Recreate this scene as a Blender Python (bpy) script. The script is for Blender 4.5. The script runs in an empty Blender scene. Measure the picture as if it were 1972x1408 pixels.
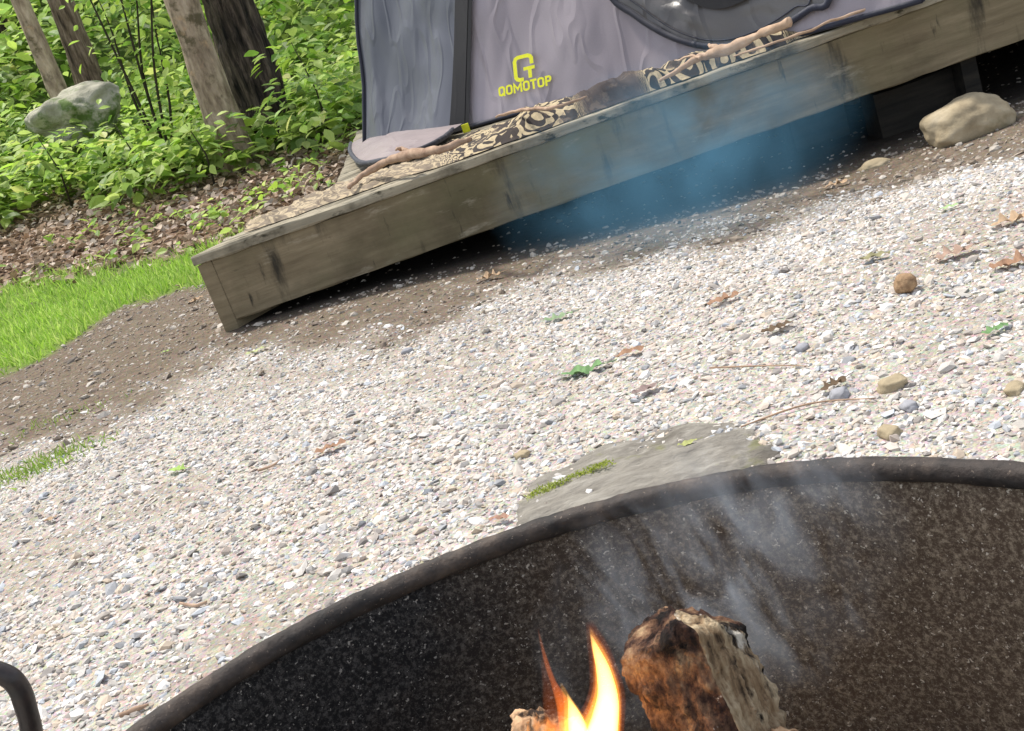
import bpy, math, random
import numpy as np
from mathutils import Vector, Matrix, noise
random.seed(7); rng=np.random.default_rng(7)
SC=bpy.context.scene; COL=SC.collection
R=math.radians
# ---------------------------------------------------------------- camera
FP=2200.0; H=0.72; PITCH=R(16.5); ROLL=R(19.5)
M3=(Matrix.Rotation(R(90)-PITCH,3,'X')@Matrix.Rotation(-ROLL,3,'Z'))
CP=Vector((0,0,H))
cam=bpy.data.cameras.new('camera'); co=bpy.data.objects.new('camera',cam); COL.objects.link(co)
co.matrix_world=Matrix.Translation(CP)@M3.to_4x4()
cam.sensor_width=36; cam.lens=36*FP/1972; cam.clip_end=500; cam.clip_start=0.02
SC.camera=co
def ray(x,y): return (M3@Vector(((x-986)/FP,(704-y)/FP,-1)))
def hitz(x,y,z):
    d=ray(x,y); return CP+d*((z-CP.z)/d.z)
def hity(x,y,Y):
    d=ray(x,y); return CP+d*(Y/d.y)
def hitp(x,y,o,n):
    d=ray(x,y); return CP+d*((o-CP).dot(n)/d.dot(n))
def sm(a,lo,hi):
    t=np.clip((a-lo)/(hi-lo),0,1); return t*t*(3-2*t)
def gh(x,y):
    x=np.asarray(x,float); y=np.asarray(y,float)
    t=np.clip(y-6.5,0,26)
    z=.06*t+.008*t*t+.02*np.clip(-x-1,0,9)*t
    z=z-.17*sm(x,-1.05,1.5)*sm(y,2.1,3.85)*(1-sm(y,9,14))
    z=z+.006*np.sin(x*5.1+1)*np.cos(y*4.3)*sm(y,1.2,2)
    return z
def g(x,y): return float(gh(x,y))
def hitg(x,y):
    d=ray(x,y); t=.3
    while t<60:
        p=CP+d*t
        if p.z<g(p.x,p.y): break
        t+=.03
    return Vector((p.x,p.y,g(p.x,p.y)))
# ---------------------------------------------------------------- objects
ORG={}
def props(o,label=None,cat=None,group=None,kind=None):
    if label:o['label']=label
    if cat:o['category']=cat
    if group:o['group']=group
    if kind:o['kind']=kind
    return o
def thing(name,loc,label,cat,group=None,rz=0):
    o=bpy.data.objects.new(name,None); COL.objects.link(o); o.location=loc; o.rotation_euler=(0,0,rz)
    o.empty_display_size=.1; ORG[o.name]=Vector(loc)
    return props(o,label,cat,group)
def obj(name,V,F,mats,parent=None,cols=None,smooth=False,local=False,mi=None,label=None,cat=None,group=None,kind=None):
    V=np.array([tuple(v) for v in V],float) if not isinstance(V,np.ndarray) else V.copy()
    if parent is not None:
        if local: org=Vector((0,0,0))
        else: V-=np.array(ORG[parent.name])
        loc=Vector((0,0,0))
    else:
        loc=Vector((float((V[:,0].max()+V[:,0].min())/2),float((V[:,1].max()+V[:,1].min())/2),float(V[:,2].min())))
        if kind=='structure': loc=Vector((0,0,0))
        V-=np.array(loc)
    me=bpy.data.meshes.new(name)
    if isinstance(F,np.ndarray): F=F.tolist()
    me.from_pydata(V.tolist(),[],F)
    if not isinstance(mats,(list,tuple)): mats=[mats]
    for m in mats: me.materials.append(m)
    if mi is not None: me.polygons.foreach_set('material_index',mi)
    if smooth: me.polygons.foreach_set('use_smooth',[True]*len(me.polygons))
    if cols is not None:
        ca=me.color_attributes.new('Col','FLOAT_COLOR','POINT')
        c=np.ones((len(V),4)); c[:,:3]=cols; ca.data.foreach_set('color',c.ravel())
    me.update()
    o=bpy.data.objects.new(name,me); COL.objects.link(o); o.location=loc
    if parent is not None:
        o.parent=parent; ORG[o.name]=ORG[parent.name].copy()
    else: ORG[o.name]=loc
    return props(o,label,cat,group,kind)
def joinm(parts):
    V=[];F=[];n=0
    for v,f in parts:
        V+= [tuple(a) for a in v]; F+=[[i+n for i in q] for q in f]; n=len(V)
    return V,F
def box(x0,x1,y0,y1,z0,z1,b=.004):
    V=[];
    xs=[x0,x1]
    prof=[(y0+b,z0),(y1-b,z0),(y1,z0+b),(y1,z1-b),(y1-b,z1),(y0+b,z1),(y0,z1-b),(y0,z0+b)]
    for x in xs:
        for (y,z) in prof: V.append((x,y,z))
    F=[[i,(i+1)%8,8+(i+1)%8,8+i] for i in range(8)]
    F.append(list(range(7,-1,-1))); F.append(list(range(8,16)))
    return V,F
def tube(path,rad,ns=12,nz=0.0,nf=20,flat=1.0,seed=0,zs=1.0):
    path=[Vector(p) for p in path]; V=[];F=[]
    n=len(path); prev=None
    for i,p in enumerate(path):
        d=(path[min(i+1,n-1)]-path[max(i-1,0)]).normalized()
        if prev is None:
            a=Vector((0,0,1)) if abs(d.z)<.9 else Vector((1,0,0))
            u=d.cross(a).normalized()
        else:
            u=(prev-d*prev.dot(d)).normalized()
        prev=u; w=d.cross(u)
        for k in range(ns):
            a=2*math.pi*k/ns
            o=u*math.cos(a)+w*math.sin(a)*flat
            r=rad[i]
            if nz:
                q=(p+o*rad[i])*nf; q.z*=zs
                r*=1+nz*noise.noise(q+Vector((seed,0,0)))
            V.append(p+o*r)
    for i in range(n-1):
        for k in range(ns):
            F.append([i*ns+k,i*ns+(k+1)%ns,(i+1)*ns+(k+1)%ns,(i+1)*ns+k])
    F.append(list(range(ns-1,-1,-1))); F.append([(n-1)*ns+k for k in range(ns)])
    return V,F
def smoothpath(pts,rads,m=6):
    P=[Vector(p) for p in pts]; out=[];ro=[]
    for i in range(len(P)-1):
        p0=P[max(i-1,0)];p1=P[i];p2=P[i+1];p3=P[min(i+2,len(P)-1)]
        for k in range(m):
            t=k/m
            out.append(.5*((2*p1)+(p2-p0)*t+(2*p0-5*p1+4*p2-p3)*t*t+(3*p1-p0-3*p2+p3)*t**3))
            ro.append(rads[i]*(1-t)+rads[i+1]*t)
    out.append(P[-1]);ro.append(rads[-1]); return out,ro
def rots(yaw,pit,rol):
    n=len(yaw); cy,sy,cp,sp,cr,sr=np.cos(yaw),np.sin(yaw),np.cos(pit),np.sin(pit),np.cos(rol),np.sin(rol)
    z=np.zeros(n);o=np.ones(n)
    A=np.array([[cy,-sy,z],[sy,cy,z],[z,z,o]]).transpose(2,0,1)
    B=np.array([[o,z,z],[z,cp,-sp],[z,sp,cp]]).transpose(2,0,1)
    C=np.array([[cr,z,sr],[z,o,z],[-sr,z,cr]]).transpose(2,0,1)
    return A@B@C
def scatter(TV,TF,pos,rot,sc):
    n=len(pos);k=len(TV)
    sc=np.asarray(sc); 
    if sc.ndim==1: sc=sc[:,None].repeat(3,1)
    V=np.einsum('nij,nkj->nki',rot,TV[None]*sc[:,None,:])+pos[:,None,:]
    F=TF[None]+(np.arange(n)*k)[:,None,None]
    return V.reshape(-1,3),F.reshape(-1,TF.shape[1])
# ---------------------------------------------------------------- materials
def nm(name):
    m=bpy.data.materials.new(name); m.use_nodes=True; nt=m.node_tree
    return m,nt,nt.nodes['Principled BSDF']
def nd(nt,t,**kw):
    n=nt.nodes.new('ShaderNode'+t)
    for k,v in kw.items():
        k2=k.replace('_',' ')
        if k2 in n.inputs: n.inputs[k2].default_value=v
        else: setattr(n,k,v)
    return n
def lk(nt,a,b): nt.links.new(a,b)
def coords(nt,stretch=(1,1,1),rot=(0,0,0),kind='Object'):
    tc=nd(nt,'TexCoord'); mp=nd(nt,'Mapping'); lk(nt,tc.outputs[kind],mp.inputs['Vector'])
    mp.inputs['Scale'].default_value=stretch; mp.inputs['Rotation'].default_value=rot
    return mp.outputs['Vector']
def ramp(nt,fac,stops):
    r=nd(nt,'ValToRGB'); e=r.color_ramp.elements
    while len(e)<len(stops): e.new(.5)
    for i,(p,c) in enumerate(stops):
        e[i].position=p; e[i].color=(*c,1) if len(c)==3 else c
    lk(nt,fac,r.inputs['Fac']); return r.outputs['Color']
def mix(nt,a,b,fac,mode='MIX'):
    m=nd(nt,'MixRGB',blend_type=mode)
    for s,v in ((m.inputs['Color1'],a),(m.inputs['Color2'],b),(m.inputs['Fac'],fac)):
        if isinstance(v,(int,float)): s.default_value=v
        elif isinstance(v,tuple): s.default_value=(*v,1)
        else: lk(nt,v,s)
    return m.outputs['Color']
def surf(name,stops,scale=5,detail=8,rough=.85,stretch=(1,1,1),bump=.4,bscale=30,bdist=.01,spec=.25,patch=None,usecol=False,metal=0,trans=0,speck=None):
    m,nt,b=nm(name); v=coords(nt,stretch)
    n=nd(nt,'TexNoise',Scale=scale,Detail=detail,Roughness=.62); lk(nt,v,n.inputs['Vector'])
    c=ramp(nt,n.outputs['Fac'],stops)
    for pt in (patch or []):
        col,ps,lo,hi=pt[:4]
        n2=nd(nt,'TexNoise',Scale=ps,Detail=6,Roughness=.65); 
        v2=coords(nt,pt[4]) if len(pt)>4 else coords(nt)
        lk(nt,v2,n2.inputs['Vector'])
        f=ramp(nt,n2.outputs['Fac'],[(lo,(0,0,0)),(hi,(1,1,1))])
        c=mix(nt,c,col,f)
    if speck:
        col,ps,th=speck
        vo=nd(nt,'TexNoise',Scale=ps,Detail=3,Roughness=.8); lk(nt,coords(nt),vo.inputs['Vector'])
        f=ramp(nt,vo.outputs['Fac'],[(th,(0,0,0)),(th+.05,(1,1,1))]); c=mix(nt,c,col,f)
    if usecol:
        a=nd(nt,'Attribute',attribute_name='Col'); c=mix(nt,c,a.outputs['Color'],1.0,'MULTIPLY')
    lk(nt,c,b.inputs['Base Color']); b.inputs['Roughness'].default_value=rough
    b.inputs['Specular IOR Level'].default_value=spec; b.inputs['Metallic'].default_value=metal
    if bump:
        bn=nd(nt,'TexNoise',Scale=bscale,Detail=8,Roughness=.65); lk(nt,v,bn.inputs['Vector'])
        bp=nd(nt,'Bump',Strength=bump,Distance=bdist); lk(nt,bn.outputs['Fac'],bp.inputs['Height']); lk(nt,bp.outputs['Normal'],b.inputs['Normal'])
    if trans:
        tr=nd(nt,'BsdfTranslucent'); lk(nt,c,tr.inputs['Color']); ms=nd(nt,'MixShader'); ms.inputs[0].default_value=trans
        lk(nt,b.outputs[0],ms.inputs[1]); lk(nt,tr.outputs[0],ms.inputs[2]); lk(nt,ms.outputs[0],nt.nodes['Material Output'].inputs['Surface'])
    return m
m_leaf=surf('leaf_green',[(.3,(.8,.8,.8)),(.7,(1,1,1))],scale=3,usecol=True,rough=.5,bump=0,trans=.5,spec=.35)
m_dead=surf('leaf_dead',[(.3,(.7,.7,.7)),(.7,(1,1,1))],scale=40,usecol=True,rough=.8,bump=.3,bscale=60,trans=.1)
m_grass=surf('grass_blade',[(.3,(.8,.8,.8)),(.7,(1,1,1))],scale=3,usecol=True,rough=.6,bump=0,trans=.4)
m_stone=surf('gravel_stone',[(.3,(.76,.76,.76)),(.7,(1,1,1))],scale=60,usecol=True,rough=.85,bump=.35,bscale=220,bdist=.002)
m_wood=surf('weathered_timber',[(.25,(.13,.10,.06)),(.5,(.215,.17,.105)),(.75,(.31,.25,.16))],scale=3.0,stretch=(1,1,10),bump=.45,bscale=14,bdist=.006,
   patch=[((.085,.068,.04),1.8,.46,.70),((.165,.15,.08),1.2,.46,.72),((.04,.034,.024),5,.58,.72,(1.6,1,.35)),((.40,.35,.26),6,.60,.76,(.6,1,2)),((.035,.03,.02),18,.66,.74,(.35,1,2.5)),((.035,.03,.022),9,.63,.73,(2.4,1,.4))])
m_deck=surf('weathered_deck_board',[(.25,(.16,.14,.10)),(.55,(.34,.30,.22)),(.8,(.46,.42,.33))],scale=3,stretch=(1,12,12),bump=.4,bscale=14,bdist=.006,patch=[((.07,.06,.04),4,.48,.66),((.05,.045,.03),12,.55,.65,(1,2,2))])
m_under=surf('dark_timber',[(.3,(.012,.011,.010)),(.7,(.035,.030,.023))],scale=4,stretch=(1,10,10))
m_rock=surf('field_stone',[(.28,(.22,.175,.11)),(.5,(.38,.31,.20)),(.75,(.50,.43,.31))],scale=9,bump=.5,bscale=30,bdist=.008,patch=[((.19,.17,.09),5,.55,.72)])
m_rockg=surf('mossy_boulder',[(.3,(.27,.26,.19)),(.7,(.56,.53,.42))],scale=6,bump=.8,bscale=14,bdist=.04,patch=[((.12,.18,.05),3.5,.50,.60)])
m_flat=surf('flat_stone',[(.25,(.14,.125,.105)),(.5,(.25,.23,.195)),(.75,(.38,.355,.31))],scale=18,stretch=(1,2.5,3),bump=.9,bscale=30,bdist=.010,patch=[((.20,.20,.09),9,.62,.70),((.13,.115,.095),7,.55,.68)])
m_barkp=surf('pale_bark',[(.3,(.15,.105,.07)),(.5,(.42,.32,.23)),(.7,(.66,.53,.39))],scale=14,stretch=(1,1,.3),bump=1,bscale=22,bdist=.05,patch=[((.15,.12,.07),5,.54,.64),((.60,.40,.24),3,.58,.66)])
m_barkd=surf('dark_bark',[(.35,(.014,.012,.010)),(.5,(.08,.06,.046)),(.68,(.25,.19,.145))],scale=22,stretch=(1,1,.14),bump=1,bscale=24,bdist=.10)
m_barkm=surf('brown_bark',[(.35,(.045,.032,.023)),(.5,(.20,.145,.10)),(.68,(.45,.35,.26))],scale=20,stretch=(1,1,.16),bump=1,bscale=24,bdist=.08)
m_stick=surf('bare_branch',[(.3,(.28,.18,.11)),(.55,(.50,.35,.24)),(.8,(.64,.50,.36))],scale=12,stretch=(1,1,1),bump=.6,bscale=40,bdist=.005)
m_stick2=surf('old_branch',[(.3,(.22,.135,.09)),(.7,(.52,.37,.26))],scale=18,bump=.6,bscale=50,bdist=.005)
m_rim=surf('sooty_rim_steel',[(.35,(.014,.012,.011)),(.55,(.045,.034,.028)),(.8,(.13,.095,.07))],scale=30,bump=.8,bscale=90,bdist=.003,rough=.65,spec=.35,speck=((.22,.17,.13),260,.64))
m_bar=surf('black_steel_bar',[(.4,(.01,.009,.009)),(.75,(.05,.03,.025))],scale=30,bump=.4,bscale=80,bdist=.002,rough=.4,spec=.5)
m_ash=surf('ash',[(.3,(.05,.045,.04)),(.7,(.22,.20,.17))],scale=25,bump=.8,bscale=60,bdist=.01)
m_stem=surf('stem',[(.3,(.02,.018,.01)),(.7,(.06,.05,.03))],scale=8)
def wallmat():
    m,nt,b=nm('fire_ring_steel'); v=coords(nt)
    n1=nd(nt,'TexNoise',Scale=210,Detail=4,Roughness=.85); lk(nt,v,n1.inputs['Vector'])
    n3=nd(nt,'TexNoise',Scale=200,Detail=2,Roughness=.8); lk(nt,coords(nt,(1,1,1),(1,2,3)),n3.inputs['Vector'])
    n2=nd(nt,'TexNoise',Scale=5,Detail=7,Roughness=.6); lk(nt,v,n2.inputs['Vector'])
    sx=nd(nt,'SeparateXYZ'); lk(nt,v,sx.inputs[0])
    ad=nd(nt,'MapRange'); lk(nt,sx.outputs['X'],ad.inputs['Value']); ad.inputs['From Min'].default_value=-.14; ad.inputs['From Max'].default_value=.26
    zz=nd(nt,'MapRange'); lk(nt,sx.outputs['Z'],zz.inputs['Value']); zz.inputs['From Min'].default_value=.30; zz.inputs['From Max'].default_value=.05; zz.inputs['To Max'].default_value=.35
    aa=nd(nt,'Math',operation='ADD'); lk(nt,ad.outputs[0],aa.inputs[0]); lk(nt,zz.outputs[0],aa.inputs[1])
    a2=nd(nt,'Math',operation='MULTIPLY_ADD'); lk(nt,n2.outputs['Fac'],a2.inputs[0]); a2.inputs[1].default_value=.9; 
    s2=nd(nt,'Math',operation='SUBTRACT'); lk(nt,aa.outputs[0],s2.inputs[0]); s2.inputs[1].default_value=.62; lk(nt,s2.outputs[0],a2.inputs[2]); a2.use_clamp=True
    base=mix(nt,(.014,.013,.013),(.15,.10,.065),a2.outputs[0])
    lt=mix(nt,(.11,.10,.092),(.52,.40,.27),a2.outputs[0])
    f=ramp(nt,n1.outputs['Fac'],[(.46,(0,0,0)),(.66,(1,1,1))])
    c=mix(nt,base,lt,f)
    f3=ramp(nt,n3.outputs['Fac'],[(.64,(0,0,0)),(.68,(1,1,1))]); c=mix(nt,c,mix(nt,(.36,.33,.29),(.82,.70,.54),a2.outputs[0]),f3)
    lk(nt,c,b.inputs['Base Color']); b.inputs['Roughness'].default_value=.85; b.inputs['Specular IOR Level'].default_value=.2
    bp=nd(nt,'Bump',Strength=1,Distance=.004); lk(nt,n1.outputs['Fac'],bp.inputs['Height']); lk(nt,bp.outputs['Normal'],b.inputs['Normal'])
    return m
m_wall=wallmat()
def fabric(name,c1,c2,rough=.5,wr=.5):
    m,nt,b=nm(name); v=coords(nt,(1,1,.6),(0.5,.6,.2))
    n=nd(nt,'TexNoise',Scale=1.6,Detail=3,Roughness=.5); lk(nt,v,n.inputs['Vector'])
    c=ramp(nt,n.outputs['Fac'],[(.3,c1),(.7,c2)])
    fw=nd(nt,'TexNoise',Scale=500,Detail=2); lk(nt,v,fw.inputs['Vector'])
    c=mix(nt,c,ramp(nt,fw.outputs['Fac'],[(.3,(.92,.92,.92)),(.7,(1.04,1.04,1.04))]),1.0,'MULTIPLY')
    lk(nt,c,b.inputs['Base Color'])
    w=nd(nt,'TexNoise',Scale=2.2,Detail=1.5,Roughness=.4,Distortion=.3); lk(nt,coords(nt,(1.6,1.6,.8),(.2,.7,.1)),w.inputs['Vector'])
    w2=nd(nt,'TexNoise',Scale=4.0,Detail=1,Roughness=.4,Distortion=.2); lk(nt,coords(nt,(2.0,2.0,.5),(.1,-.6,.4)),w2.inputs['Vector'])
    rg=ramp(nt,w2.outputs['Fac'],[(.44,(0,0,0)),(.5,(1,1,1)),(.56,(0,0,0))])
    bp=nd(nt,'Bump',Strength=wr,Distance=.14); lk(nt,w.outputs['Fac'],bp.inputs['Height'])
    bp2=nd(nt,'Bump',Strength=wr*.6,Distance=.008); lk(nt,rg,bp2.inputs['Height']); lk(nt,bp.outputs['Normal'],bp2.inputs['Normal'])
    lk(nt,bp2.outputs['Normal'],b.inputs['Normal']); b.inputs['Roughness'].default_value=rough
    b.inputs['Sheen Weight'].default_value=.1
    return m
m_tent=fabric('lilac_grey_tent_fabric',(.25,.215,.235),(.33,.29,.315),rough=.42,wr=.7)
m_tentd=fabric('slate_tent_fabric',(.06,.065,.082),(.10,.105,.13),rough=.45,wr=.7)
m_door=fabric('grey_door_fabric',(.07,.065,.065),(.14,.13,.125),rough=.36,wr=.9)
m_mesh=fabric('black_window_mesh',(.008,.008,.010),(.015,.015,.018),rough=.9,wr=.1)
m_pipe=fabric('navy_piping',(.010,.011,.022),(.022,.025,.045),rough=.7)
m_flap=fabric('pinkish_groundsheet',(.21,.16,.16),(.31,.25,.245))
def flatm(name,c,rough=.6):
    m,nt,b=nm(name); v=coords(nt); n=nd(nt,'TexNoise',Scale=60,Detail=3); lk(nt,v,n.inputs['Vector'])
    lk(nt,ramp(nt,n.outputs['Fac'],[(.3,tuple(a*.85 for a in c)),(.7,c)]),b.inputs['Base Color']); b.inputs['Roughness'].default_value=rough; return m
m_yel=flatm('yellow_print',(.86,.86,.02))
def rugmat():
    m,nt,b=nm('patterned_mat')
    uv=nd(nt,'Attribute',attribute_name='Col')
    mp=nd(nt,'Mapping'); lk(nt,uv.outputs['Vector'],mp.inputs['Vector']); 
    vo=nd(nt,'TexVoronoi',Scale=9); vo.inputs['Randomness'].default_value=.55; lk(nt,mp.outputs[0],vo.inputs['Vector'])
    mu=nd(nt,'Math',operation='MULTIPLY'); lk(nt,vo.outputs['Distance'],mu.inputs[0]); mu.inputs[1].default_value=22
    si=nd(nt,'Math',operation='SINE'); lk(nt,mu.outputs[0],si.inputs[0])
    wv=nd(nt,'TexWave',Scale=9.0,Distortion=9,Detail=1,bands_direction='DIAGONAL'); wv.inputs['Detail Scale'].default_value=1.3; lk(nt,mp.outputs[0],wv.inputs['Vector'])
    ma=nd(nt,'Math',operation='MULTIPLY_ADD'); lk(nt,wv.outputs['Fac'],ma.inputs[0]); ma.inputs[1].default_value=1.8; lk(nt,si.outputs[0],ma.inputs[2])
    f=ramp(nt,ma.outputs[0],[(.92,(0,0,0)),(1.0,(1,1,1))])
    sx=nd(nt,'SeparateXYZ'); lk(nt,uv.outputs['Vector'],sx.inputs[0])
    pos=nd(nt,'MapRange'); lk(nt,sx.outputs['Z'],pos.inputs['Value'])
    neg=nd(nt,'MapRange'); lk(nt,sx.outputs['Z'],neg.inputs['Value']); neg.inputs['From Min'].default_value=0; neg.inputs['From Max'].default_value=-1
    c=mix(nt,(.028,.018,.014),(.50,.40,.24),f)
    c=mix(nt,c,(.44,.35,.24),pos.outputs[0])
    c=mix(nt,c,(.045,.027,.022),neg.outputs[0])
    n=nd(nt,'TexNoise',Scale=60,Detail=5,Roughness=.7); lk(nt,mp.outputs[0],n.inputs['Vector'])
    c=mix(nt,c,ramp(nt,n.outputs['Fac'],[(.3,(.6,.6,.6)),(.7,(1.15,1.15,1.15))]),1.0,'MULTIPLY')
    n=nd(nt,'TexNoise',Scale=14,Detail=5,Roughness=.7); lk(nt,mp.outputs[0],n.inputs['Vector'])
    c=mix(nt,c,(.12,.085,.06),ramp(nt,n.outputs['Fac'],[(.55,(0,0,0)),(.62,(.75,.75,.75))]))
    lk(nt,c,b.inputs['Base Color']); b.inputs['Roughness'].default_value=.85
    return m
m_rug=rugmat()
def groundmat():
    m,nt,b=nm('ground_soil'); v=coords(nt)
    a=nd(nt,'Attribute',attribute_name='Col')
    n=nd(nt,'TexNoise',Scale=26,Detail=9,Roughness=.72); lk(nt,v,n.inputs['Vector'])
    vo=nd(nt,'TexVoronoi',Scale=170); lk(nt,v,vo.inputs['Vector'])
    k=mix(nt,(.85,.85,.85),vo.outputs['Color'],.25)
    c=mix(nt,a.outputs['Color'],ramp(nt,n.outputs['Fac'],[(.3,(.6,.6,.6)),(.7,(1.4,1.4,1.4))]),1.0,'MULTIPLY')
    c=mix(nt,c,k,1.0,'MULTIPLY')
    lk(nt,c,b.inputs['Base Color']); b.inputs['Roughness'].default_value=.95; b.inputs['Specular IOR Level'].default_value=.15
    bp=nd(nt,'Bump',Strength=.6,Distance=.005,invert=True); lk(nt,vo.outputs['Distance'],bp.inputs['Height'])
    bp2=nd(nt,'Bump',Strength=.5,Distance=.015); lk(nt,n.outputs['Fac'],bp2.inputs['Height']); lk(nt,bp.outputs['Normal'],bp2.inputs['Normal'])
    lk(nt,bp2.outputs['Normal'],b.inputs['Normal'])
    return m
m_ground=groundmat()
# ---------------------------------------------------------------- regions
def poly(pts,f=hitg):
    w=sorted([(f(*p).x,f(*p).y) for p in pts]); return np.array([a for a,_ in w]),np.array([b for _,b in w])
GX,GY=poly([(0,890),(200,800),(450,705),(700,645),(900,600),(1100,530),(1300,470),(1500,428),(1750,355),(1972,300)])
LX,LY=poly([(0,720),(60,700),(150,645),(240,595),(390,545)])
UX,UY=poly([(0,550),(200,520),(390,485)])
BX,BY=poly([(0,440),(200,415),(330,385),(480,350),(600,325)])
def yg(x): return np.interp(x,GX,GY)
def wob(x,y): return .10*np.sin(x*7+y*3)+.07*np.sin(x*13-y*9+2)+.05*np.sin(x*23+y*17)
def blot(x,y): return (np.sin(x*3.1+1.7*np.sin(y*2.3))*np.sin(y*3.7+1.3*np.sin(x*2.9+1))+.6*np.sin(x*8.3+2*np.sin(y*6.1))*np.sin(y*9.1+x*2))
G0=hitz(430,628,0)
XCORN=G0.x
YF=G0.y
def masks(x,y):
    gr=1-sm(y+wob(x,y)*1.8,yg(x)-.46,yg(x)+.28)
    xx=1-sm(x,XCORN-.25,XCORN-.05)
    gs=sm(y+wob(x,y),np.interp(x,LX,LY)-.12,np.interp(x,LX,LY)+.12)*(1-sm(y+wob(x,y),np.interp(x,UX,UY)-.25,np.interp(x,UX,UY)+.2))*xx
    lit=sm(y,np.interp(x,UX,UY)-.3,np.interp(x,UX,UY)+.2)
    fo=sm(y,np.interp(x,BX,BY),np.interp(x,BX,BY)+1.5)
    return gr,gs,lit,fo
def axis(lo,hi,c,n,p=3.2):
    t=np.linspace(-1,1,n); s=np.sinh(t*p)/np.sinh(p)
    return np.where(s<0,c+s*(c-lo),c+s*(hi-c))
gx=axis(-90,90,0,330,4.2); gy=axis(-60,110,3.5,330,4.2)
X,Y=np.meshgrid(gx,gy); Z=gh(X,Y)
gr,gs,lit,fo=masks(X,Y)
c=np.zeros(X.shape+(3,))+np.array((.215,.168,.122))
def lay(c,m,col): return c*(1-m[...,None])+np.array(col)*m[...,None]
c=lay(c,gr,(.56,.51,.44)); c=lay(c,gr*sm(blot(X,Y),0,1.0)*.55,(.40,.335,.265)); c=lay(c,lit,(.28,.19,.125)); c=lay(c,gs,(.20,.30,.055)); c=lay(c,fo,(.10,.15,.035))
deck_shade=sm(Y,YF-.36,YF-.02)*(1-sm(Y,YF+3.6,YF+4.2))*sm(X,XCORN-.02,XCORN+.12)*(1-sm(X,3.5,3.8))  # platform's shadow painted into the ground colour, under and just ahead of it
c=lay(c,deck_shade*.92,(.028,.023,.019))
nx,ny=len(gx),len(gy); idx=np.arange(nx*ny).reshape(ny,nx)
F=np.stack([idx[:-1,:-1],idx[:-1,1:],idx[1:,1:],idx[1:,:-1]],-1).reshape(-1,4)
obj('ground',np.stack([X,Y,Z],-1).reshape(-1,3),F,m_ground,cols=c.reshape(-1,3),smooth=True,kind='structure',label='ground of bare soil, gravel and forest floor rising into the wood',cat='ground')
# ---------------------------------------------------------------- fire ring (slightly bent out of round)
RZ=.31
rp=[hitz(*p,RZ) for p in [(280,1408),(400,1318),(530,1240),(700,1152),(850,1088),(1000,1034),(1150,987),(1300,944),(1500,910),(1700,896),(1850,900),(1972,914)]]
A=np.array([[2*p.x,2*p.y,1] for p in rp]); bb=np.array([p.x**2+p.y**2 for p in rp])
sol=np.linalg.lstsq(A,bb,rcond=None)[0]; RC=Vector((sol[0],sol[1],0)); RR=math.sqrt(sol[2]+sol[0]**2+sol[1]**2)
th=np.array([math.atan2(p.y-RC.y,p.x-RC.x) for p in rp]); rs=np.array([math.hypot(p.y-RC.y,p.x-RC.x)-RR for p in rp])
pf=np.polyfit(th,rs,3); t0_,t1_=th.min(),th.max()
def ringr(a):
    a=(a+math.pi/2)%(2*math.pi)-math.pi/2
    ac=min(max(a,t0_),t1_); d=abs(a-ac)
    wn=1-float(sm(d,0,.8))
    return RR+float(np.polyval(pf,ac))*wn+.0015*math.sin(a*7)+.001*math.sin(a*13+1)
ringt=thing('fire_ring',(RC.x,RC.y,0),'round rusty black steel campfire ring with rolled rim in the foreground','fire ring')
n=220;V=[];F=[]
prof=[(0,-.02),(0,.04),(0,.08),(.0012,.12),(.001,.16),(-.001,.20),(-.001,.24),(0,.27),(0,RZ-.006),(.006,RZ-.006),(.006,.16),(.006,-.02)]
for i in range(n):
    a=2*math.pi*i/n
    for (dr,z) in prof: 
        r=ringr(a)+dr+.002*noise.noise(Vector((a*6,z*12,0))); V.append((RC.x+r*math.cos(a),RC.y+r*math.sin(a),z))
k=len(prof)
for i in range(n):
    for j in range(k-1): F.append([i*k+j,((i+1)%n)*k+j,((i+1)%n)*k+j+1,i*k+j+1])
obj('ring_wall',V,F,m_wall,ringt,smooth=True)
V=[];F=[];ns=16;n=420
for i in range(n):
    a=2*math.pi*i/n; r0=ringr(a)
    for j in range(ns):
        b=2*math.pi*j/ns
        q=Vector((math.cos(a)*r0,math.sin(a)*r0,0))
        rr=.0096*(1+.14*noise.noise(Vector((a*18,b*1.5,0)))+.10*noise.noise(Vector((a*60,b*3,4)))+.05*noise.noise(Vector((a*160,b*5,9))))
        V.append((RC.x+q.x+math.cos(a)*(.004+rr*math.cos(b)),RC.y+q.y+math.sin(a)*(.004+rr*math.cos(b)),RZ-.004+rr*math.sin(b)))
for i in range(n):
    for j in range(ns): F.append([i*ns+j,((i+1)%n)*ns+j,((i+1)%n)*ns+(j+1)%ns,i*ns+(j+1)%ns])
obj('rim',V,F,m_rim,ringt,smooth=True)
V=[];F=[];nr=26;na=90
for i in range(nr+1):
    for j in range(na):
        a=2*math.pi*j/na; r=(ringr(a)-.010)*i/nr; x=r*math.cos(a);y=r*math.sin(a)
        V.append((RC.x+x,RC.y+y,.045+.02*noise.noise(Vector((x*9,y*9,0)))+.012*noise.noise(Vector((x*30,y*30,3)))))
for i in range(nr):
    for j in range(na): F.append([i*na+j,i*na+(j+1)%na,(i+1)*na+(j+1)%na,(i+1)*na+j])
obj('ash_bed',V,F,m_ash,smooth=True,kind='stuff',label='grey ash and cinders lying on the floor of the fire ring',cat='ash')
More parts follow.
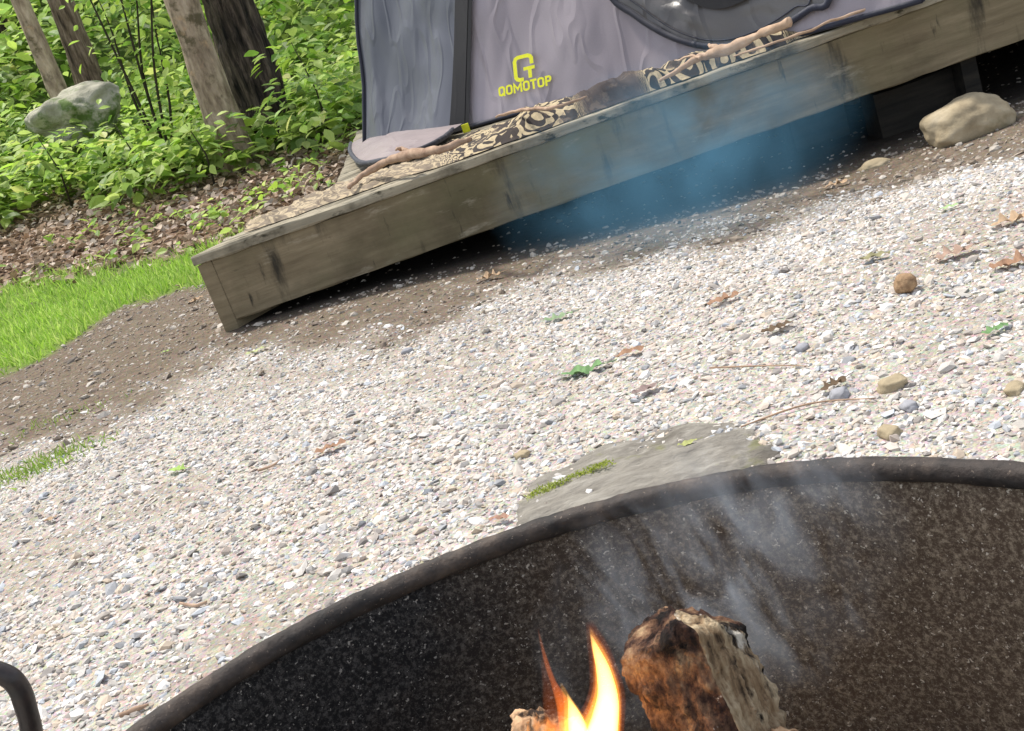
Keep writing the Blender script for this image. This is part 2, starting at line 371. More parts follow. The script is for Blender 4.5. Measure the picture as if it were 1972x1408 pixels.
# ---------------------------------------------------------------- gravel
t=(1+5**.5)/2
IV=np.array([(-1,t,0),(1,t,0),(-1,-t,0),(1,-t,0),(0,-1,t),(0,1,t),(0,-1,-t),(0,1,-t),(t,0,-1),(t,0,1),(-t,0,-1),(-t,0,1)])/math.sqrt(1+t*t)
IF=np.array([(0,11,5),(0,5,1),(0,1,7),(0,7,10),(0,10,11),(1,5,9),(5,11,4),(11,10,2),(10,7,6),(7,1,8),(3,9,4),(3,4,2),(3,2,6),(3,6,8),(3,8,9),(4,9,5),(2,4,11),(6,2,10),(8,6,7),(9,8,1)])
def stones(n,xr,yr,maskf,rad,pal,name,label,zoff=.25,mx=3.8,sg=.46):
    x=rng.uniform(*xr,n);y=yr[0]+(yr[1]-yr[0])*rng.random(n)**1.0
    p=maskf(x,y); keep=rng.random(n)<p; keep&=np.hypot(x-RC.x,y-RC.y)>RR+.035
    keep&=(np.abs(x)<.50*y+.6)
    x=x[keep];y=y[keep];n=len(x)
    r=np.clip(np.exp(rng.normal(math.log(rad),sg,n)),rad*.4,rad*mx)
    Vs=[];Fs=[];Cs=[];off=0
    tid=rng.integers(0,12,n)
    for t_ in range(12):
        s=tid==t_; m=s.sum()
        TV=IV*(1+rng.uniform(-.38,.30,(12,1)))
        pos=np.stack([x[s],y[s],gh(x[s],y[s])+r[s]*zoff*rng.uniform(-.7,1,m)],-1)
        sc=np.stack([r[s]*rng.uniform(.8,1.5,m),r[s]*rng.uniform(.7,1.1,m),r[s]*rng.uniform(.35,.7,m)],-1)
        v,f=scatter(TV,IF,pos,rots(rng.uniform(0,6.3,m),rng.normal(0,.3,m),rng.normal(0,.3,m)),sc)
        cc=pal[rng.integers(0,len(pal),m)]*rng.uniform(.80,1.1,(m,1))
        Vs.append(v);Fs.append(f+off);off+=len(v);Cs.append(np.repeat(cc,12,0))
    return obj(name,np.concatenate(Vs),np.concatenate(Fs),m_stone,cols=np.concatenate(Cs),kind='stuff',label=label,cat='gravel')
pal=np.array([(.72,.685,.635),(.78,.755,.715),(.67,.625,.565),(.60,.565,.52),(.68,.615,.535),(.82,.795,.765),(.38,.385,.395),(.52,.545,.575),(.58,.48,.375),(.63,.535,.455),(.33,.30,.275),(.70,.615,.525),(.65,.61,.56),(.52,.465,.41),(.74,.71,.675),(.58,.54,.485)])
stones(340000,(-2.4,3.2),(.6,5.0),lambda x,y: masks(x,y)[0]*np.clip(1.1-.09*y,.5,1)*(1-.55*sm(blot(x,y),-.1,1.0)),.0040,pal,'gravel','pale crushed stone gravel covering the ground between fire ring and platform')
pal2=np.array([(.32,.26,.20),(.38,.315,.25),(.47,.42,.355),(.24,.19,.15),(.57,.52,.45),(.27,.23,.19)])
stones(60000,(-3.8,3.8),(3.0,7.6),lambda x,y:(1-masks(x,y)[0])*(1-masks(x,y)[1])*(1-sm(y,5.6,7)*.9)*.75*(1-.9*((y>YF-.15)&(x>XCORN)))+.008,.0055,pal2,'soil_grit','dark grit and small brown stones scattered over the bare soil')
# ---------------------------------------------------------------- platform
ZT=hity(372,486,G0.y).z
Lc=hitz(400,484,ZT); Rc=hitz(1740,8,ZT)
e=(Rc-Lc); e.z=0; e.normalize(); nb=Vector((-e.y,e.x,0)); ang=math.atan2(e.y,e.x)
ZB=hitp(1000,422,Lc,nb).z
PL=4.3; PD=3.9
O0=Lc.copy(); O0.z=0
def loc(p):
    d=p-O0; return Vector((d.dot(e),d.dot(nb),d.z))
XK=.50; qk=loc(hitz(690,338,ZT)); SL=max(.25,qk.x/max(qk.y,.2)); YK=XK/SL
pt=thing('tent_platform',O0,'low weathered timber tent platform with plank deck and long front beam','platform',rz=ang)
ft=.034
def plank(x0,x1,y0,y1,z0,z1,nseg=60,b=.004,amp=.002,axis='x',sd=0,skew=None):
    prof=[(y0+b,z0),(y1-b,z0),(y1,z0+b),(y1,z1-b),(y1-b,z1),(y0+b,z1),(y0,z1-b),(y0,z0+b)]
    V=[];F=[]
    for i in range(nseg+1):
        for j,(y,z) in enumerate(prof):
            xl=x0+(skew(y) if skew else 0)
            x=xl+(x1-xl)*i/nseg
            V.append((x,y+amp*noise.noise(Vector((x*6,j*.7,sd))),z+amp*noise.noise(Vector((x*7,j*.9,sd+9)))*1.3))
    for i in range(nseg):
        for j in range(8): F.append([i*8+j,i*8+(j+1)%8,(i+1)*8+(j+1)%8,(i+1)*8+j])
    F.append(list(range(7,-1,-1)));F.append([nseg*8+j for j in range(8)])
    if axis=='y': V=[(y,x,z) for x,y,z in V]; F=[q[::-1] for q in F]
    return V,F
V,F=plank(0,PL,0,.045,ZB,ZT-ft,200,amp=.004); obj('front_beam',V,F,m_wood,pt,local=True)
V,F=plank(-.004,YK,-.052,-.003,-.02,ZT-ft-.001,40,axis='y',amp=.003,sd=5)
V=[(x+SL*max(y,0),y,z) for x,y,z in V]
obj('side_beam',V,F,m_wood,pt,local=True)
V,F=plank(YK+.01,PD,XK-.052,XK-.003,-.02,ZT-ft-.001,40,axis='y',amp=.003,sd=5); obj('side_beam',V,F,m_wood,pt,local=True)
V,F=plank(-.004,PD,PL+.003,PL+.05,-.2,ZT-ft-.001,30,axis='y',sd=8); obj('side_beam',V,F,m_wood,pt,local=True)
V,F=plank(XK-.05,PL+.05,PD+.002,PD+.045,-.2,ZT-ft-.001,30,sd=8); obj('back_beam',V,F,m_wood,pt,local=True)
parts=[];nbd=int(PD/.142)
for i in range(nbd+1):
    y0=-.012+i*.142
    parts.append(plank(-.06+random.uniform(-.004,.003),PL+.05,y0,y0+.137,ZT-ft,ZT+random.uniform(-.001,.001),120 if i<2 else 40,amp=.004 if i<1 else .0025,sd=i*3,skew=lambda y:min(SL*max(y,0),XK)))
V,F=joinm(parts); obj('deck',V,F,m_deck,pt,local=True)
for xx in (.7,1.6,2.7,3.6):
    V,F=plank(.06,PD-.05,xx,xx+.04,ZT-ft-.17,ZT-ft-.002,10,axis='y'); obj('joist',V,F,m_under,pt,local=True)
q=loc(hitp(1858,112,Lc+nb*.08,nb))
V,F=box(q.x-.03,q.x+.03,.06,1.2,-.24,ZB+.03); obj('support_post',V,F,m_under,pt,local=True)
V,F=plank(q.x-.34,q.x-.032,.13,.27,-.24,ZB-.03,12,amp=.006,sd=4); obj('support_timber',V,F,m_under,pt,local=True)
q2=loc(hitp(1560,215,Lc+nb*.15,nb))
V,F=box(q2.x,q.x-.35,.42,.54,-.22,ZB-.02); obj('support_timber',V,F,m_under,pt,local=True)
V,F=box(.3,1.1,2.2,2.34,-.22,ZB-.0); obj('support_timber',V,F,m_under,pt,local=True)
# ---------------------------------------------------------------- tent
TB=hitz(900,247,ZT+.01)
TA=hitz(704,292,ZT+.01)
TC=TB+(hitz(1400,108,ZT+.01)-TB).normalized()*2.0
TD=TC+Vector((1.0,1.7,0)); TE=Vector((1.75,TB.y+2.4,ZT+.01)); TF_=Vector((.25,TB.y+2.1,ZT+.01))
base=[TA,TB,TC,TD,TE,TF_]
cen=sum(base,Vector())/6
tent=thing('tent',(cen.x,cen.y,ZT),'grey pop up tent with yellow lettering standing on the timber platform','tent')
def sc_(h): 
    if h<=1.3: return 1-.27*h
    return (1-.27*1.3)*(1-((h-1.3)/.6)**1.6)
EXB=(TC-TB).normalized()*.20
def wpt(a,b,s,h,bul=0):
    p=a.lerp(b,s); k=(1-s)*(a is TB)+s*(b is TB)
    q=cen+(p-cen)*sc_(h)+EXB*(k*min(h,1.3)*(sc_(h)/sc_(1.3) if h>1.3 else 1))
    ka=(1-s)*(a is TA)+s*(b is TA)
    q=q+Vector((-.035,.02,0))*ka*(sm(h,.28,.6)-.0)
    return Vector((q.x,q.y,ZT+.01+h))
def panel(a,b,name,mat,ns=30,hs=None,amp=.010,lab=None,s0=0,s1=1,bow=0):
    hs=hs or [i*.05 for i in range(27)]+[1.36,1.45,1.55,1.65,1.75,1.82,1.88]
    V=[];F=[]
    nn=(b-a).cross(Vector((0,0,1))).normalized()
    for h in hs:
        for i in range(ns+1):
            s=s0+(s1-s0)*i/ns; p=wpt(a,b,s,h)
            ed=min(1,6*s*(1-s))
            k=amp*ed*(noise.noise(Vector((p.x*3,p.y*3,h*2.5)))+.4*noise.noise(Vector((p.x*7+3,p.y*7,h*4))))
            k+=bow*4*s*(1-s)*math.exp(-h/.25)
            V.append(p+nn*k)
    m=ns+1
    for j in range(len(hs)-1):
        for i in range(ns): F.append([j*m+i,j*m+i+1,(j+1)*m+i+1,(j+1)*m+i])
    return obj(name,V,F,mat,tent,smooth=True,label=lab)
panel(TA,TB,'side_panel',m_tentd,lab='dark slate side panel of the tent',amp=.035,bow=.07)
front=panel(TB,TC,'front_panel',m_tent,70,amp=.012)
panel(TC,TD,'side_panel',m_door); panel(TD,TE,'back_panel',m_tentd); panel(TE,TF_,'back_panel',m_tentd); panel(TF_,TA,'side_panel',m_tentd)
b0=wpt(TB,TC,0,0);b1=wpt(TB,TC,1,0);b2=wpt(TB,TC,.5,1.2)
WN=(b1-b0).cross(b2-b0).normalized()
if WN.y>0: WN=-WN
WX=(b1-b0).normalized(); 
def wp(x,y,off=.016): return hitp(x,y,b0+WN*off,WN)
WU=WN.cross(WX); 
if WU.z<0: WU=-WU
def in2(p): d=p-b0; return Vector((d.dot(WX),d.dot(WU)))
def from2(v,off): return b0+WX*v[0]+WU*v[1]+WN*off
for (s0,s1,a,b,mm) in ((0.0,.012,TB,TC,m_mesh),(.90,1,TA,TB,m_mesh)):
    V=[];F=[];nn=(b-a).cross(Vector((0,0,1))).normalized()
    for j in range(27):
        h=j*.05
        for s in (s0,s1): V.append(wpt(a,b,s,h)+nn*(.018+(.07*4*s*(1-s)*math.exp(-h/.25) if a is TA else 0)))
    for j in range(26): F.append([2*j,2*j+1,2*j+3,2*j+2])
    obj('corner_seam',V,F,mm,tent,smooth=True)
for a in base:
    pth=[wpt(TB,TC,0,i*.1) if a is TB else (wpt(TA,TB,0,i*.1) if a is TA else wpt(a,a,0,i*.1)) for i in range(19)]
    pth=[p+(a-cen).normalized()*.006 for p in pth]
    V,F=tube(pth,[.010 if a is TA else .006]*19,8); obj('piping',V,F,m_pipe,tent,smooth=True)
for a,b,bw in ((TA,TB,.07),(TB,TC,0)):
    nn=(b-a).cross(Vector((0,0,1))).normalized()
    V,F=tube([wpt(a,b,i/30,0)+Vector((0,0,.004))+nn*bw*4*(i/30)*(1-i/30) for i in range(31)],[.010]*31,8,nz=.2); obj('hem',V,F,m_pipe,tent,smooth=True)
arc=[in2(wp(*p)) for p in [(1170,-20),(1225,30),(1275,62),(1325,82),(1375,90),(1430,83),(1495,58),(1560,18),(1600,-20)]]
ymax=1.12; xm=(arc[0].x+arc[-1].x)/2; hw=(arc[-1].x-arc[0].x)/2
ctrl=[Vector((a.x,a.y,0)) for a in arc]+[Vector((arc[-1].x+.03,max(arc[-1].y+.22,.62),0)),Vector((xm+hw*.75,ymax-.14,0)),Vector((xm,ymax,0)),Vector((xm-hw*.75,ymax-.14,0)),Vector((arc[0].x-.06,max(arc[0].y+.15,.72),0))]
def closed(ctrl,m=6):
    out=[];n=len(ctrl)
    for i in range(n):
        p0,p1,p2,p3=ctrl[i-1],ctrl[i],ctrl[(i+1)%n],ctrl[(i+2)%n]
        for k in range(m):
            t=k/m; q=.5*((2*p1)+(p2-p0)*t+(2*p0-5*p1+4*p2-p3)*t*t+(3*p1-p0-3*p2+p3)*t**3); out.append(Vector((q.x,q.y)))
    return out
ell=closed(ctrl); dcn=sum(ell,Vector((0,0)))/len(ell)
def shr(kx,ky,dx=0,dy=0): return [Vector((dcn.x+dx+(v.x-dcn.x)*kx,dcn.y+dy+(v.y-dcn.y)*ky)) for v in ell]
def disc(ell,off,amp=0,rings=14):
    c_=sum(ell,Vector((0,0)))/len(ell); V=[from2(c_,off)];F=[];n=len(ell)
    for r in range(1,rings+1):
        for v in ell:
            q=c_+(v-c_)*(r/rings); k=amp*(1-(r/rings)**4)*(noise.noise(Vector((q.x*5+q.y*3,q.y*11,2)))+.5*noise.noise(Vector((q.x*12+q.y*9,q.y*24,2)))+.35)
            V.append(from2(q,off+max(0,k)))
    for k in range(n): F.append([0,1+k,1+(k+1)%n])
    for r in range(rings-1):
        for k in range(n): F.append([1+r*n+k,1+(r+1)*n+k,1+(r+1)*n+(k+1)%n,1+r*n+(k+1)%n])
    return V,F
V,F=disc(ell,.019,.026,20); obj('door_panel',V,F,m_door,tent,smooth=True)
V,F=tube([from2(v,.022) for v in ell]+[from2(ell[0],.022)],[.013]*(len(ell)+1),8); obj('door_zip',V,F,m_pipe,tent,smooth=True)
el2=shr(.86,.94)
V,F=tube([from2(v,.028) for v in el2]+[from2(el2[0],.028)],[.003]*(len(el2)+1),6); obj('door_seam',V,F,m_pipe,tent,smooth=True)
qm=in2(wp(1395,20))
el3=shr(.50,.60); by=min(v.y for v in el3); el3=[Vector((v.x+(qm.x-dcn.x)*.6,v.y+(qm.y-by))) for v in el3]
el3=[Vector((v.x,min(v.y,ymax-.08))) for v in el3]
V,F=disc(el3,.048,.003,4); obj('window_mesh',V,F,m_mesh,tent,smooth=True)
# lettering
w0=wp(962,187);w1=wp(1064,163.5); EXv=(w1-w0); EYv=(wp(988,111)-wp(993,161)); UXp=EXv/104.7; UYp=EYv/50.2
def lp(a,b,off): return w0+UXp*a+UYp*b+WN*off
def stroke(pts,w):
    pts=[Vector(p) for p in pts];V=[];F=[]
    for i,p in enumerate(pts):
        d1=(p-pts[i-1]).normalized() if i>0 else (pts[1]-p).normalized()
        d2=(pts[i+1]-p).normalized() if i<len(pts)-1 else d1
        n1=Vector((-d1.y,d1.x));n2=Vector((-d2.y,d2.x)); mt=(n1+n2).normalized(); k=w/2/max(.4,mt.dot(n1))
        V+=[p+mt*k,p-mt*k]
    for i in range(len(pts)-1): F.append([2*i,2*i+1,2*i+3,2*i+2])
    return V,F
SW=3.8;LH=19;w2=SW/2
def ring_(W): 
    c=3.2;x0=w2;x1=W-w2;y0=w2;y1=LH-w2;m=W/2
    return [(m,y0),(x1-c,y0),(x1-c*.3,y0+c*.3),(x1,y0+c),(x1,y1-c),(x1-c*.3,y1-c*.3),(x1-c,y1),(x0+c,y1),(x0+c*.3,y1-c*.3),(x0,y1-c),(x0,y0+c),(x0+c*.3,y0+c*.3),(x0+c,y0),(m,y0)]
glyph=[];x=0
def putg(parts,adv):
    global x
    for pts,wd,lift in parts:
        v,f=stroke([(a+x,b) for a,b in pts],wd); glyph.append(([lp(q.x,q.y,.004+lift) for q in v],f))
    x+=adv
putg([(ring_(13.6),SW,0),([(8,5.5),(13.2,-.4)],SW*.85,.0012)],15.2)
putg([(ring_(13.4),SW,0)],15)
putg([([(w2,0),(w2,LH-2),(8.7,6.5),(17.4-w2,LH-2),(17.4-w2,0)],SW,0)],19)
putg([(ring_(13.4),SW,0)],14.4)
putg([([(0,LH-w2),(12.8,LH-w2)],SW,0),([(6.4,LH-SW),(6.4,0)],SW,0)],14)
putg([(ring_(13.4),SW,0)],15)
putg([([(w2,0),(w2,LH-w2),(8,LH-w2),(10.2,LH-3.9),(10.2,LH-8),(8,LH-10.2),(SW,LH-10.2)],SW,0)],12)
V,F=joinm(glyph); obj('lettering',V,F,m_yel,tent)
sparts=[stroke([(19,5),(11,5),(6.5,7),(4,11),(4,41),(6.5,46),(11,48),(30,48),(34.5,46),(37,42),(37,31)],7.2),stroke([(20,24),(42,24)],6.5),stroke([(32,20.7),(32,5)],7)]
V,F=joinm([([ (v.x,v.y,0) for v in a],b) for a,b in sparts])
A2=np.array([[UXp.dot(UXp),UXp.dot(UYp)],[UXp.dot(UYp),UYp.dot(UYp)]]); dd=wp(992,162)-w0
ab=np.linalg.solve(A2,np.array([dd.dot(UXp),dd.dot(UYp)]))
V=[lp(ab[0]+v[0],ab[1]+v[1],.004) for v in V]
obj('emblem',V,F,m_yel,tent)
for (px,py,w,h_) in ((897,247,14,16),(742,298,7,12)):
    p=hity(px,py,(TB.y-.07) if px>800 else TA.y-.5)
    V,F=box(p.x-w/2/430,p.x+w/2/430,p.y-.004,p.y+.004,p.z-h_/2/430,p.z+h_/2/430,.001); obj('tab',V,F,m_yel,tent)
fl=[(676,276),(674,290),(684,306),(702,314),(750,306),(805,290),(850,268),(872,250),(890,238),(800,252),(712,258)]
fw=[hitz(x,y,ZT+.045) for x,y in fl]
cf=sum(fw,Vector())/len(fw)
V=[cf+Vector((0,0,.03))]; F=[]
nf_=len(fw)
for r in range(1,7):
    for p in fw:
        q=cf+(p-cf)*(r/6); V.append(q+Vector((0,0,.03*(1-(r/6)**2)+.016*noise.noise(q*14)*(1-(r/6)**6))))
for k in range(nf_): F.append([0,1+k,1+(k+1)%nf_])
for r in range(5):
    for k in range(nf_): F.append([1+r*nf_+k,1+(r+1)*nf_+k,1+(r+1)*nf_+(k+1)%nf_,1+r*nf_+(k+1)%nf_])
obj('groundsheet_flap',V,F,m_flap,tent,smooth=True)
pp,rr=smoothpath(fw[:8],[.011]*8); V,F=tube(pp,rr,8,nz=.15); obj('flap_edge',V,F,m_pipe,tent,smooth=True)
# ---------------------------------------------------------------- patterned mat along the front edge
NI,NJ=420,30; V=np.zeros((NI,NJ,3)); C=np.zeros((NI,NJ,3))
back=[loc(hitz(x,y,ZT)) for x,y in [(455,447),(560,402),(690,345),(760,322),(860,285),(900,262),(1000,236),(1150,186),(1330,130),(1450,92),(1600,46),(1720,12)]]
bxs=[p.x for p in back]; bys=[max(p.y,.06) for p in back]
for i in range(NI):
    s=i/(NI-1); x=.12+s*2.95
    yb=np.interp(x,bxs,bys)+.03; yf=.040+.035*noise.noise(Vector((x*5,0,0)))+.09*(1-float(sm(x,.6,.95)))
    yf=yf+.025*noise.noise(Vector((x*17,3,0)))
    dep=min(max(yb-yf,.05),.70)
    hump=.010+.042*sm(x,.95,1.15)*(1-sm(x,2.0,2.4))
    for j in range(NJ):
        w=j/(NJ-1)
        y=yf+w*dep
        z=ZT+.005+hump*math.exp(-((w-.22)/.24)**2)*(1+.9*noise.noise(Vector((x*8,w*2,5))))
        z+=.030*max(0,noise.noise(Vector((x*12+w*5,w*4,1))))+.016*max(0,noise.noise(Vector((x*34+w*9,w*6,2))))+.006*max(0,noise.noise(Vector((x*70-w*9,w*9,4))))
        if w<.08: z=ZT+.003+(z-ZT-.003)*(w/.08)
        lx=x+.015*noise.noise(Vector((x*13,w*5,7)))
        V[i,j]=(O0.x+e.x*lx+nb.x*y,O0.y+e.y*lx+nb.y*y,z)
        C[i,j]=(x,w*dep*1.3,.5*(1-float(sm(x,.82,.95)))+float(sm(x,2.15,2.3))*.9-float(sm(x,1.38,1.43)*(1-sm(x,1.62,1.66))))
idx=np.arange(NI*NJ).reshape(NI,NJ)
F=np.stack([idx[:-1,:-1],idx[1:,:-1],idx[1:,1:],idx[:-1,1:]],-1).reshape(-1,4)
obj('outdoor_mat',V.reshape(-1,3),F,m_rug,cols=C.reshape(-1,3),smooth=True,label='crumpled cream and dark brown patterned mat bunched along the platform edge',cat='mat')
def branch(pts,rads,ns=12,nz=.5,sd=0):
    w=[hitz(x,y,ZT+dz) for (x,y,dz) in pts]
    pp,rr=smoothpath(w,rads,8)
    pp=[p+Vector((0,0,.006*noise.noise(Vector((i*.35,sd,0))))) for i,p in enumerate(pp)]
    return tube(pp,[r*.9 for r in rr],ns,nz=nz,nf=22,seed=sd)
V1,F1=branch([(672,362,.03),(700,336,.05),(740,314,.07),(790,297,.085),(850,288,.085),(905,268,.07)],[.009,.013,.014,.020,.015,.008],sd=1)
V2,F2=branch([(795,297,.085),(775,287,.10),(762,288,.11)],[.011,.008,.005],sd=2)
V,F=joinm([(V1,F1),(V2,F2)])
obj('branch',V,F,m_stick2,smooth=True,label='crooked brown branch lying across the mat below the tent corner flap',cat='branch')
V1,F1=branch([(1270,156,.05),(1325,124,.07),(1362,106,.08),(1395,97,.085),(1450,72,.10),(1485,58,.11),(1520,42,.12)],[.006,.011,.015,.022,.015,.016,.017],sd=3)
V2,F2=branch([(1392,96,.085),(1375,90,.10),(1366,88,.105)],[.013,.009,.006],sd=4)
V3,F3=branch([(1350,112,.08),(1330,108,.09),(1300,118,.08)],[.008,.005,.003],sd=4)
V,F=joinm([(V1,F1),(V2,F2),(V3,F3)])
obj('branch',V,F,m_stick,smooth=True,label='pale knotted driftwood branch resting near the tent door',cat='branch')
V,F=branch([(955,226,.085),(1000,212,.09),(1060,208,.09),(1130,186,.085)],[.004,.007,.007,.004],sd=5)
obj('branch',V,F,m_stick2,smooth=True,label='thin pinkish brown branch lying behind the mat under the yellow lettering',cat='branch')
V,F=branch([(1400,112,.02),(1500,80,.03),(1600,42,.035),(1700,6,.035),(1800,-30,.03)],[.003,.005,.006,.005,.004],sd=6)
obj('branch',V,F,m_stick,smooth=True,label='straight tan stick along the front edge of the deck at the right',cat='branch')
# ---------------------------------------------------------------- rocks
def ico(sub):
    import bmesh
    bm=bmesh.new(); bmesh.ops.create_icosphere(bm,subdivisions=sub,radius=1)
    V=[v.co.copy() for v in bm.verts];F=[[v.index for v in f.verts] for f in bm.faces]; bm.free(); return V,F
IC4=ico(5)
def rock(name,c,s,mat,label,rz=0,cat='rock',amp=.22,sd=0,blocky=.0,ic=IC4,group=None):
    V=[]
    for v in ic[0]:
        n1=noise.noise(v*1.3+Vector((sd,0,0)))*amp+noise.noise(v*3.1+Vector((0,sd,0)))*amp*.35+noise.noise(v*9+Vector((0,sd,0)))*amp*.09
        q=v*(1+n1)
        if blocky:
            for a in range(3): q[a]=math.copysign(abs(q[a])**(1-blocky),q[a])
        q=Vector((q.x*s[0],q.y*s[1],q.z*s[2])); q.rotate(Matrix.Rotation(rz,3,'Z')); V.append(c+q)
    return obj(name,V,ic[1],mat,smooth=True,label=label,cat=cat,group=group)
p=hitg(1868,262); 
rock('rock',Vector((p.x,p.y,p.z+.040)),(.150,.11,.090),m_rock,'large tan rock on the soil beside the right platform support',rz=-.1,sd=3,amp=.18,blocky=.0)
p=hitg(1690,325); rock('rock',Vector((p.x,p.y+.03,p.z)),(.055,.04,.022),m_rock,'small half buried tan rock left of the large rock',sd=8,ic=ico(4))
p=hitg(1650,195); rock('rock',Vector((p.x,p.y,p.z+.02)),(.09,.06,.035),m_rock,'flat tan rock in the shade under the platform',sd=12,ic=ico(4))
p=hitz(1240,930,0); 
def flatrock():
    V=[];s=(.205,.20,.019)
    for v in IC4[0]:
        n1=noise.noise(v*1.5+Vector((21,0,0)))*.20+noise.noise(v*4+Vector((0,21,0)))*.05
        q=v*(1+n1); h=q.z*s[2]
        h+=.008*noise.noise(Vector((q.x*3,q.y*6,1)))+.004*noise.noise(Vector((q.x*12,q.y*20,1)))+.0015*noise.noise(Vector((q.x*30,q.y*50,1)))
        V.append(Vector((p.x+q.x*s[0],p.y-.01+q.y*s[1],h-.004)))
    obj('flat_rock',V,IC4[1],m_flat,smooth=True,label='flat grey rock with yellow green moss set in the gravel behind the fire ring',cat='rock')
flatrock()
p=hity(128,195,11.2); rock('boulder',Vector((p.x+.05,11.2,p.z-.15)),(.42,.4,.24),m_rockg,'grey mossy boulder rising from the undergrowth among the trees',sd=31,amp=.36,cat='boulder',blocky=.05)
p=hitg(1748,566); r_=.020; rock('walnut_husk',Vector((p.x,p.y,p.z+r_*.8)),(r_*1.05,r_,r_),surf('nut_brown',[(.3,(.16,.09,.05)),(.7,(.45,.30,.17))],scale=60,bump=.7,bscale=120,bdist=.004),'round brown nut sitting on the gravel at the right',sd=40,amp=.16,ic=ico(4),cat='nut')
IC3=ico(3)
for k,(x,y,sx,col,lab) in enumerate([(1720,752,.022,0,'blocky tan stone in the gravel at the right'),(1618,768,.018,1,'blue grey stone left of the blocky tan stone'),(1718,852,.018,0,'rounded tan stone just behind the far rim of the fire ring'),
      (786,680,.016,1,'small dark pointed stone standing in the middle left gravel'),(1545,673,.013,1,'dark blue pebble in the gravel right of centre'),(1752,792,.014,1,'dark blue grey stone below the blocky tan stone'),(1010,888,.014,0,'brown stone left of the mossy flat rock'),(1955,756,.016,0,'pale stone at the right edge of the gravel')]):
    mm=m_rock if col==0 else surf('blue_grey_stone',[(.3,(.20,.20,.21)),(.7,(.42,.42,.45))],scale=30,bump=.3,bscale=80,bdist=.003)
    p=hitg(x,y); rock('stone',Vector((p.x,p.y,p.z+sx*.25)),(sx,sx*.8,sx*.5),mm,lab,sd=50+k*3,amp=.5,blocky=.3,ic=IC3,cat='stone',rz=k)
# ---------------------------------------------------------------- leaves templates
LV=np.array([(0,0,0),(-.22,.22,.05),(-.30,.50,.07),(-.16,.80,.03),(0,1,-.06),(.16,.80,.03),(.30,.50,.07),(.22,.22,.05),(0,.22,0),(0,.5,.0),(0,.8,-.02)])
LF=np.array([(0,8,1),(1,8,9),(1,9,2),(2,9,10),(2,10,3),(3,10,4),(0,7,8),(7,9,8),(7,6,9),(6,10,9),(6,5,10),(5,4,10)])
GP=np.array([(.40,.60,.08),(.48,.68,.13),(.56,.74,.18),(.22,.40,.06),(.38,.58,.14),(.62,.78,.22)])
def leafmass(pos,yaw,pit,rol,sc,pal,name,label,cat,mat=None,TV=LV,TF=LF,kind='stuff',parent=None,bright=None):
    n=len(pos); v,f=scatter(TV,TF,pos,rots(yaw,pit,rol),sc)
    cc=pal[rng.integers(0,len(pal),n)]*rng.uniform(.7,1.2,(n,1))
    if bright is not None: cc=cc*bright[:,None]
    return obj(name,v,f,mat or m_leaf,parent,cols=np.repeat(np.clip(cc,0,.85),len(TV),0),kind=kind,label=label,cat=cat)
def under(npl,xr,yr,hr,lr,nl,bfun=None,spread=.28):
    P=[];Yw=[];Pi=[];S=[];B=[]
    x=rng.uniform(*xr,npl); y=yr[0]+(yr[1]-yr[0])*rng.random(npl)
    keep=(y>np.interp(x,BX,BY)+.10+.40*np.sin(x*4)) if bfun is None else bfun(x,y)
    x=x[keep];y=y[keep]
    for a,b in zip(x,y):
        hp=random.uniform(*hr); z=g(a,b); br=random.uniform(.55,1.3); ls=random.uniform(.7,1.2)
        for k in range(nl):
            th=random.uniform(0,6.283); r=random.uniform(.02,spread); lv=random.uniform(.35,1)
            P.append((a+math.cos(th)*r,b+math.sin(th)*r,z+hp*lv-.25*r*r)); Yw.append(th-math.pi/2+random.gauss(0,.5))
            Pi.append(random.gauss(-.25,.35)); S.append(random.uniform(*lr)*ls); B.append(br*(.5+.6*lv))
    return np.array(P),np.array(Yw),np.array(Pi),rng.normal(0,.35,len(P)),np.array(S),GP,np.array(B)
P=under(1350,(-6.5,1.2),(7.0,13.5),(.12,.50),(.09,.17),16)
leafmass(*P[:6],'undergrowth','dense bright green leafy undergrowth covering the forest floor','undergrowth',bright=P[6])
P=under(1300,(-12,5),(13,24),(.3,1.3),(.13,.25),15,lambda x,y:y>0,spread=.6)
leafmass(*P[:6],'distant_undergrowth','blurred green undergrowth farther up the wooded slope','undergrowth',bright=P[6]*1.15)
n=12000; cl=rng.uniform((-14,15,1.2),(8,30,6.5),(360,3)); ci=rng.integers(0,360,n)
pos=cl[ci]+rng.normal(0,1,(n,3))*np.array((.7,.7,.35)); pos[:,2]+=gh(pos[:,0],pos[:,1])*.6
leafmass(pos,rng.uniform(0,6.3,n),rng.normal(-.2,.5,n),rng.normal(0,.5,n),rng.uniform(.12,.26,n),GP,'distant_foliage','hazy green foliage of the wood behind the trunks','foliage',bright=rng.uniform(.8,1.4,360)[ci])
n=24000; x=rng.uniform(-6.5,1.5,n); y=rng.uniform(5.2,11,n)
gr_,gs_,lit_,fo_=masks(x,y); k=rng.random(n)<(lit_*(1-.75*fo_)+.010*(y>5.5)); x=x[k];y=y[k];n=len(x)
DP=np.array([(.52,.40,.29),(.62,.50,.38),(.38,.27,.18),(.70,.60,.49),(.24,.17,.11),(.48,.34,.23),(.66,.52,.41)])
leafmass(np.stack([x,y,gh(x,y)+rng.uniform(.003,.03,n)],-1),rng.uniform(0,6.3,n),rng.normal(0,.35,n),rng.normal(0,.4,n),rng.uniform(.035,.085,n),DP,'leaf_litter','brown dead leaves carpeting the ground behind the grass','leaf litter',mat=m_dead,TV=LV*np.array((1.2,1,2.2)))
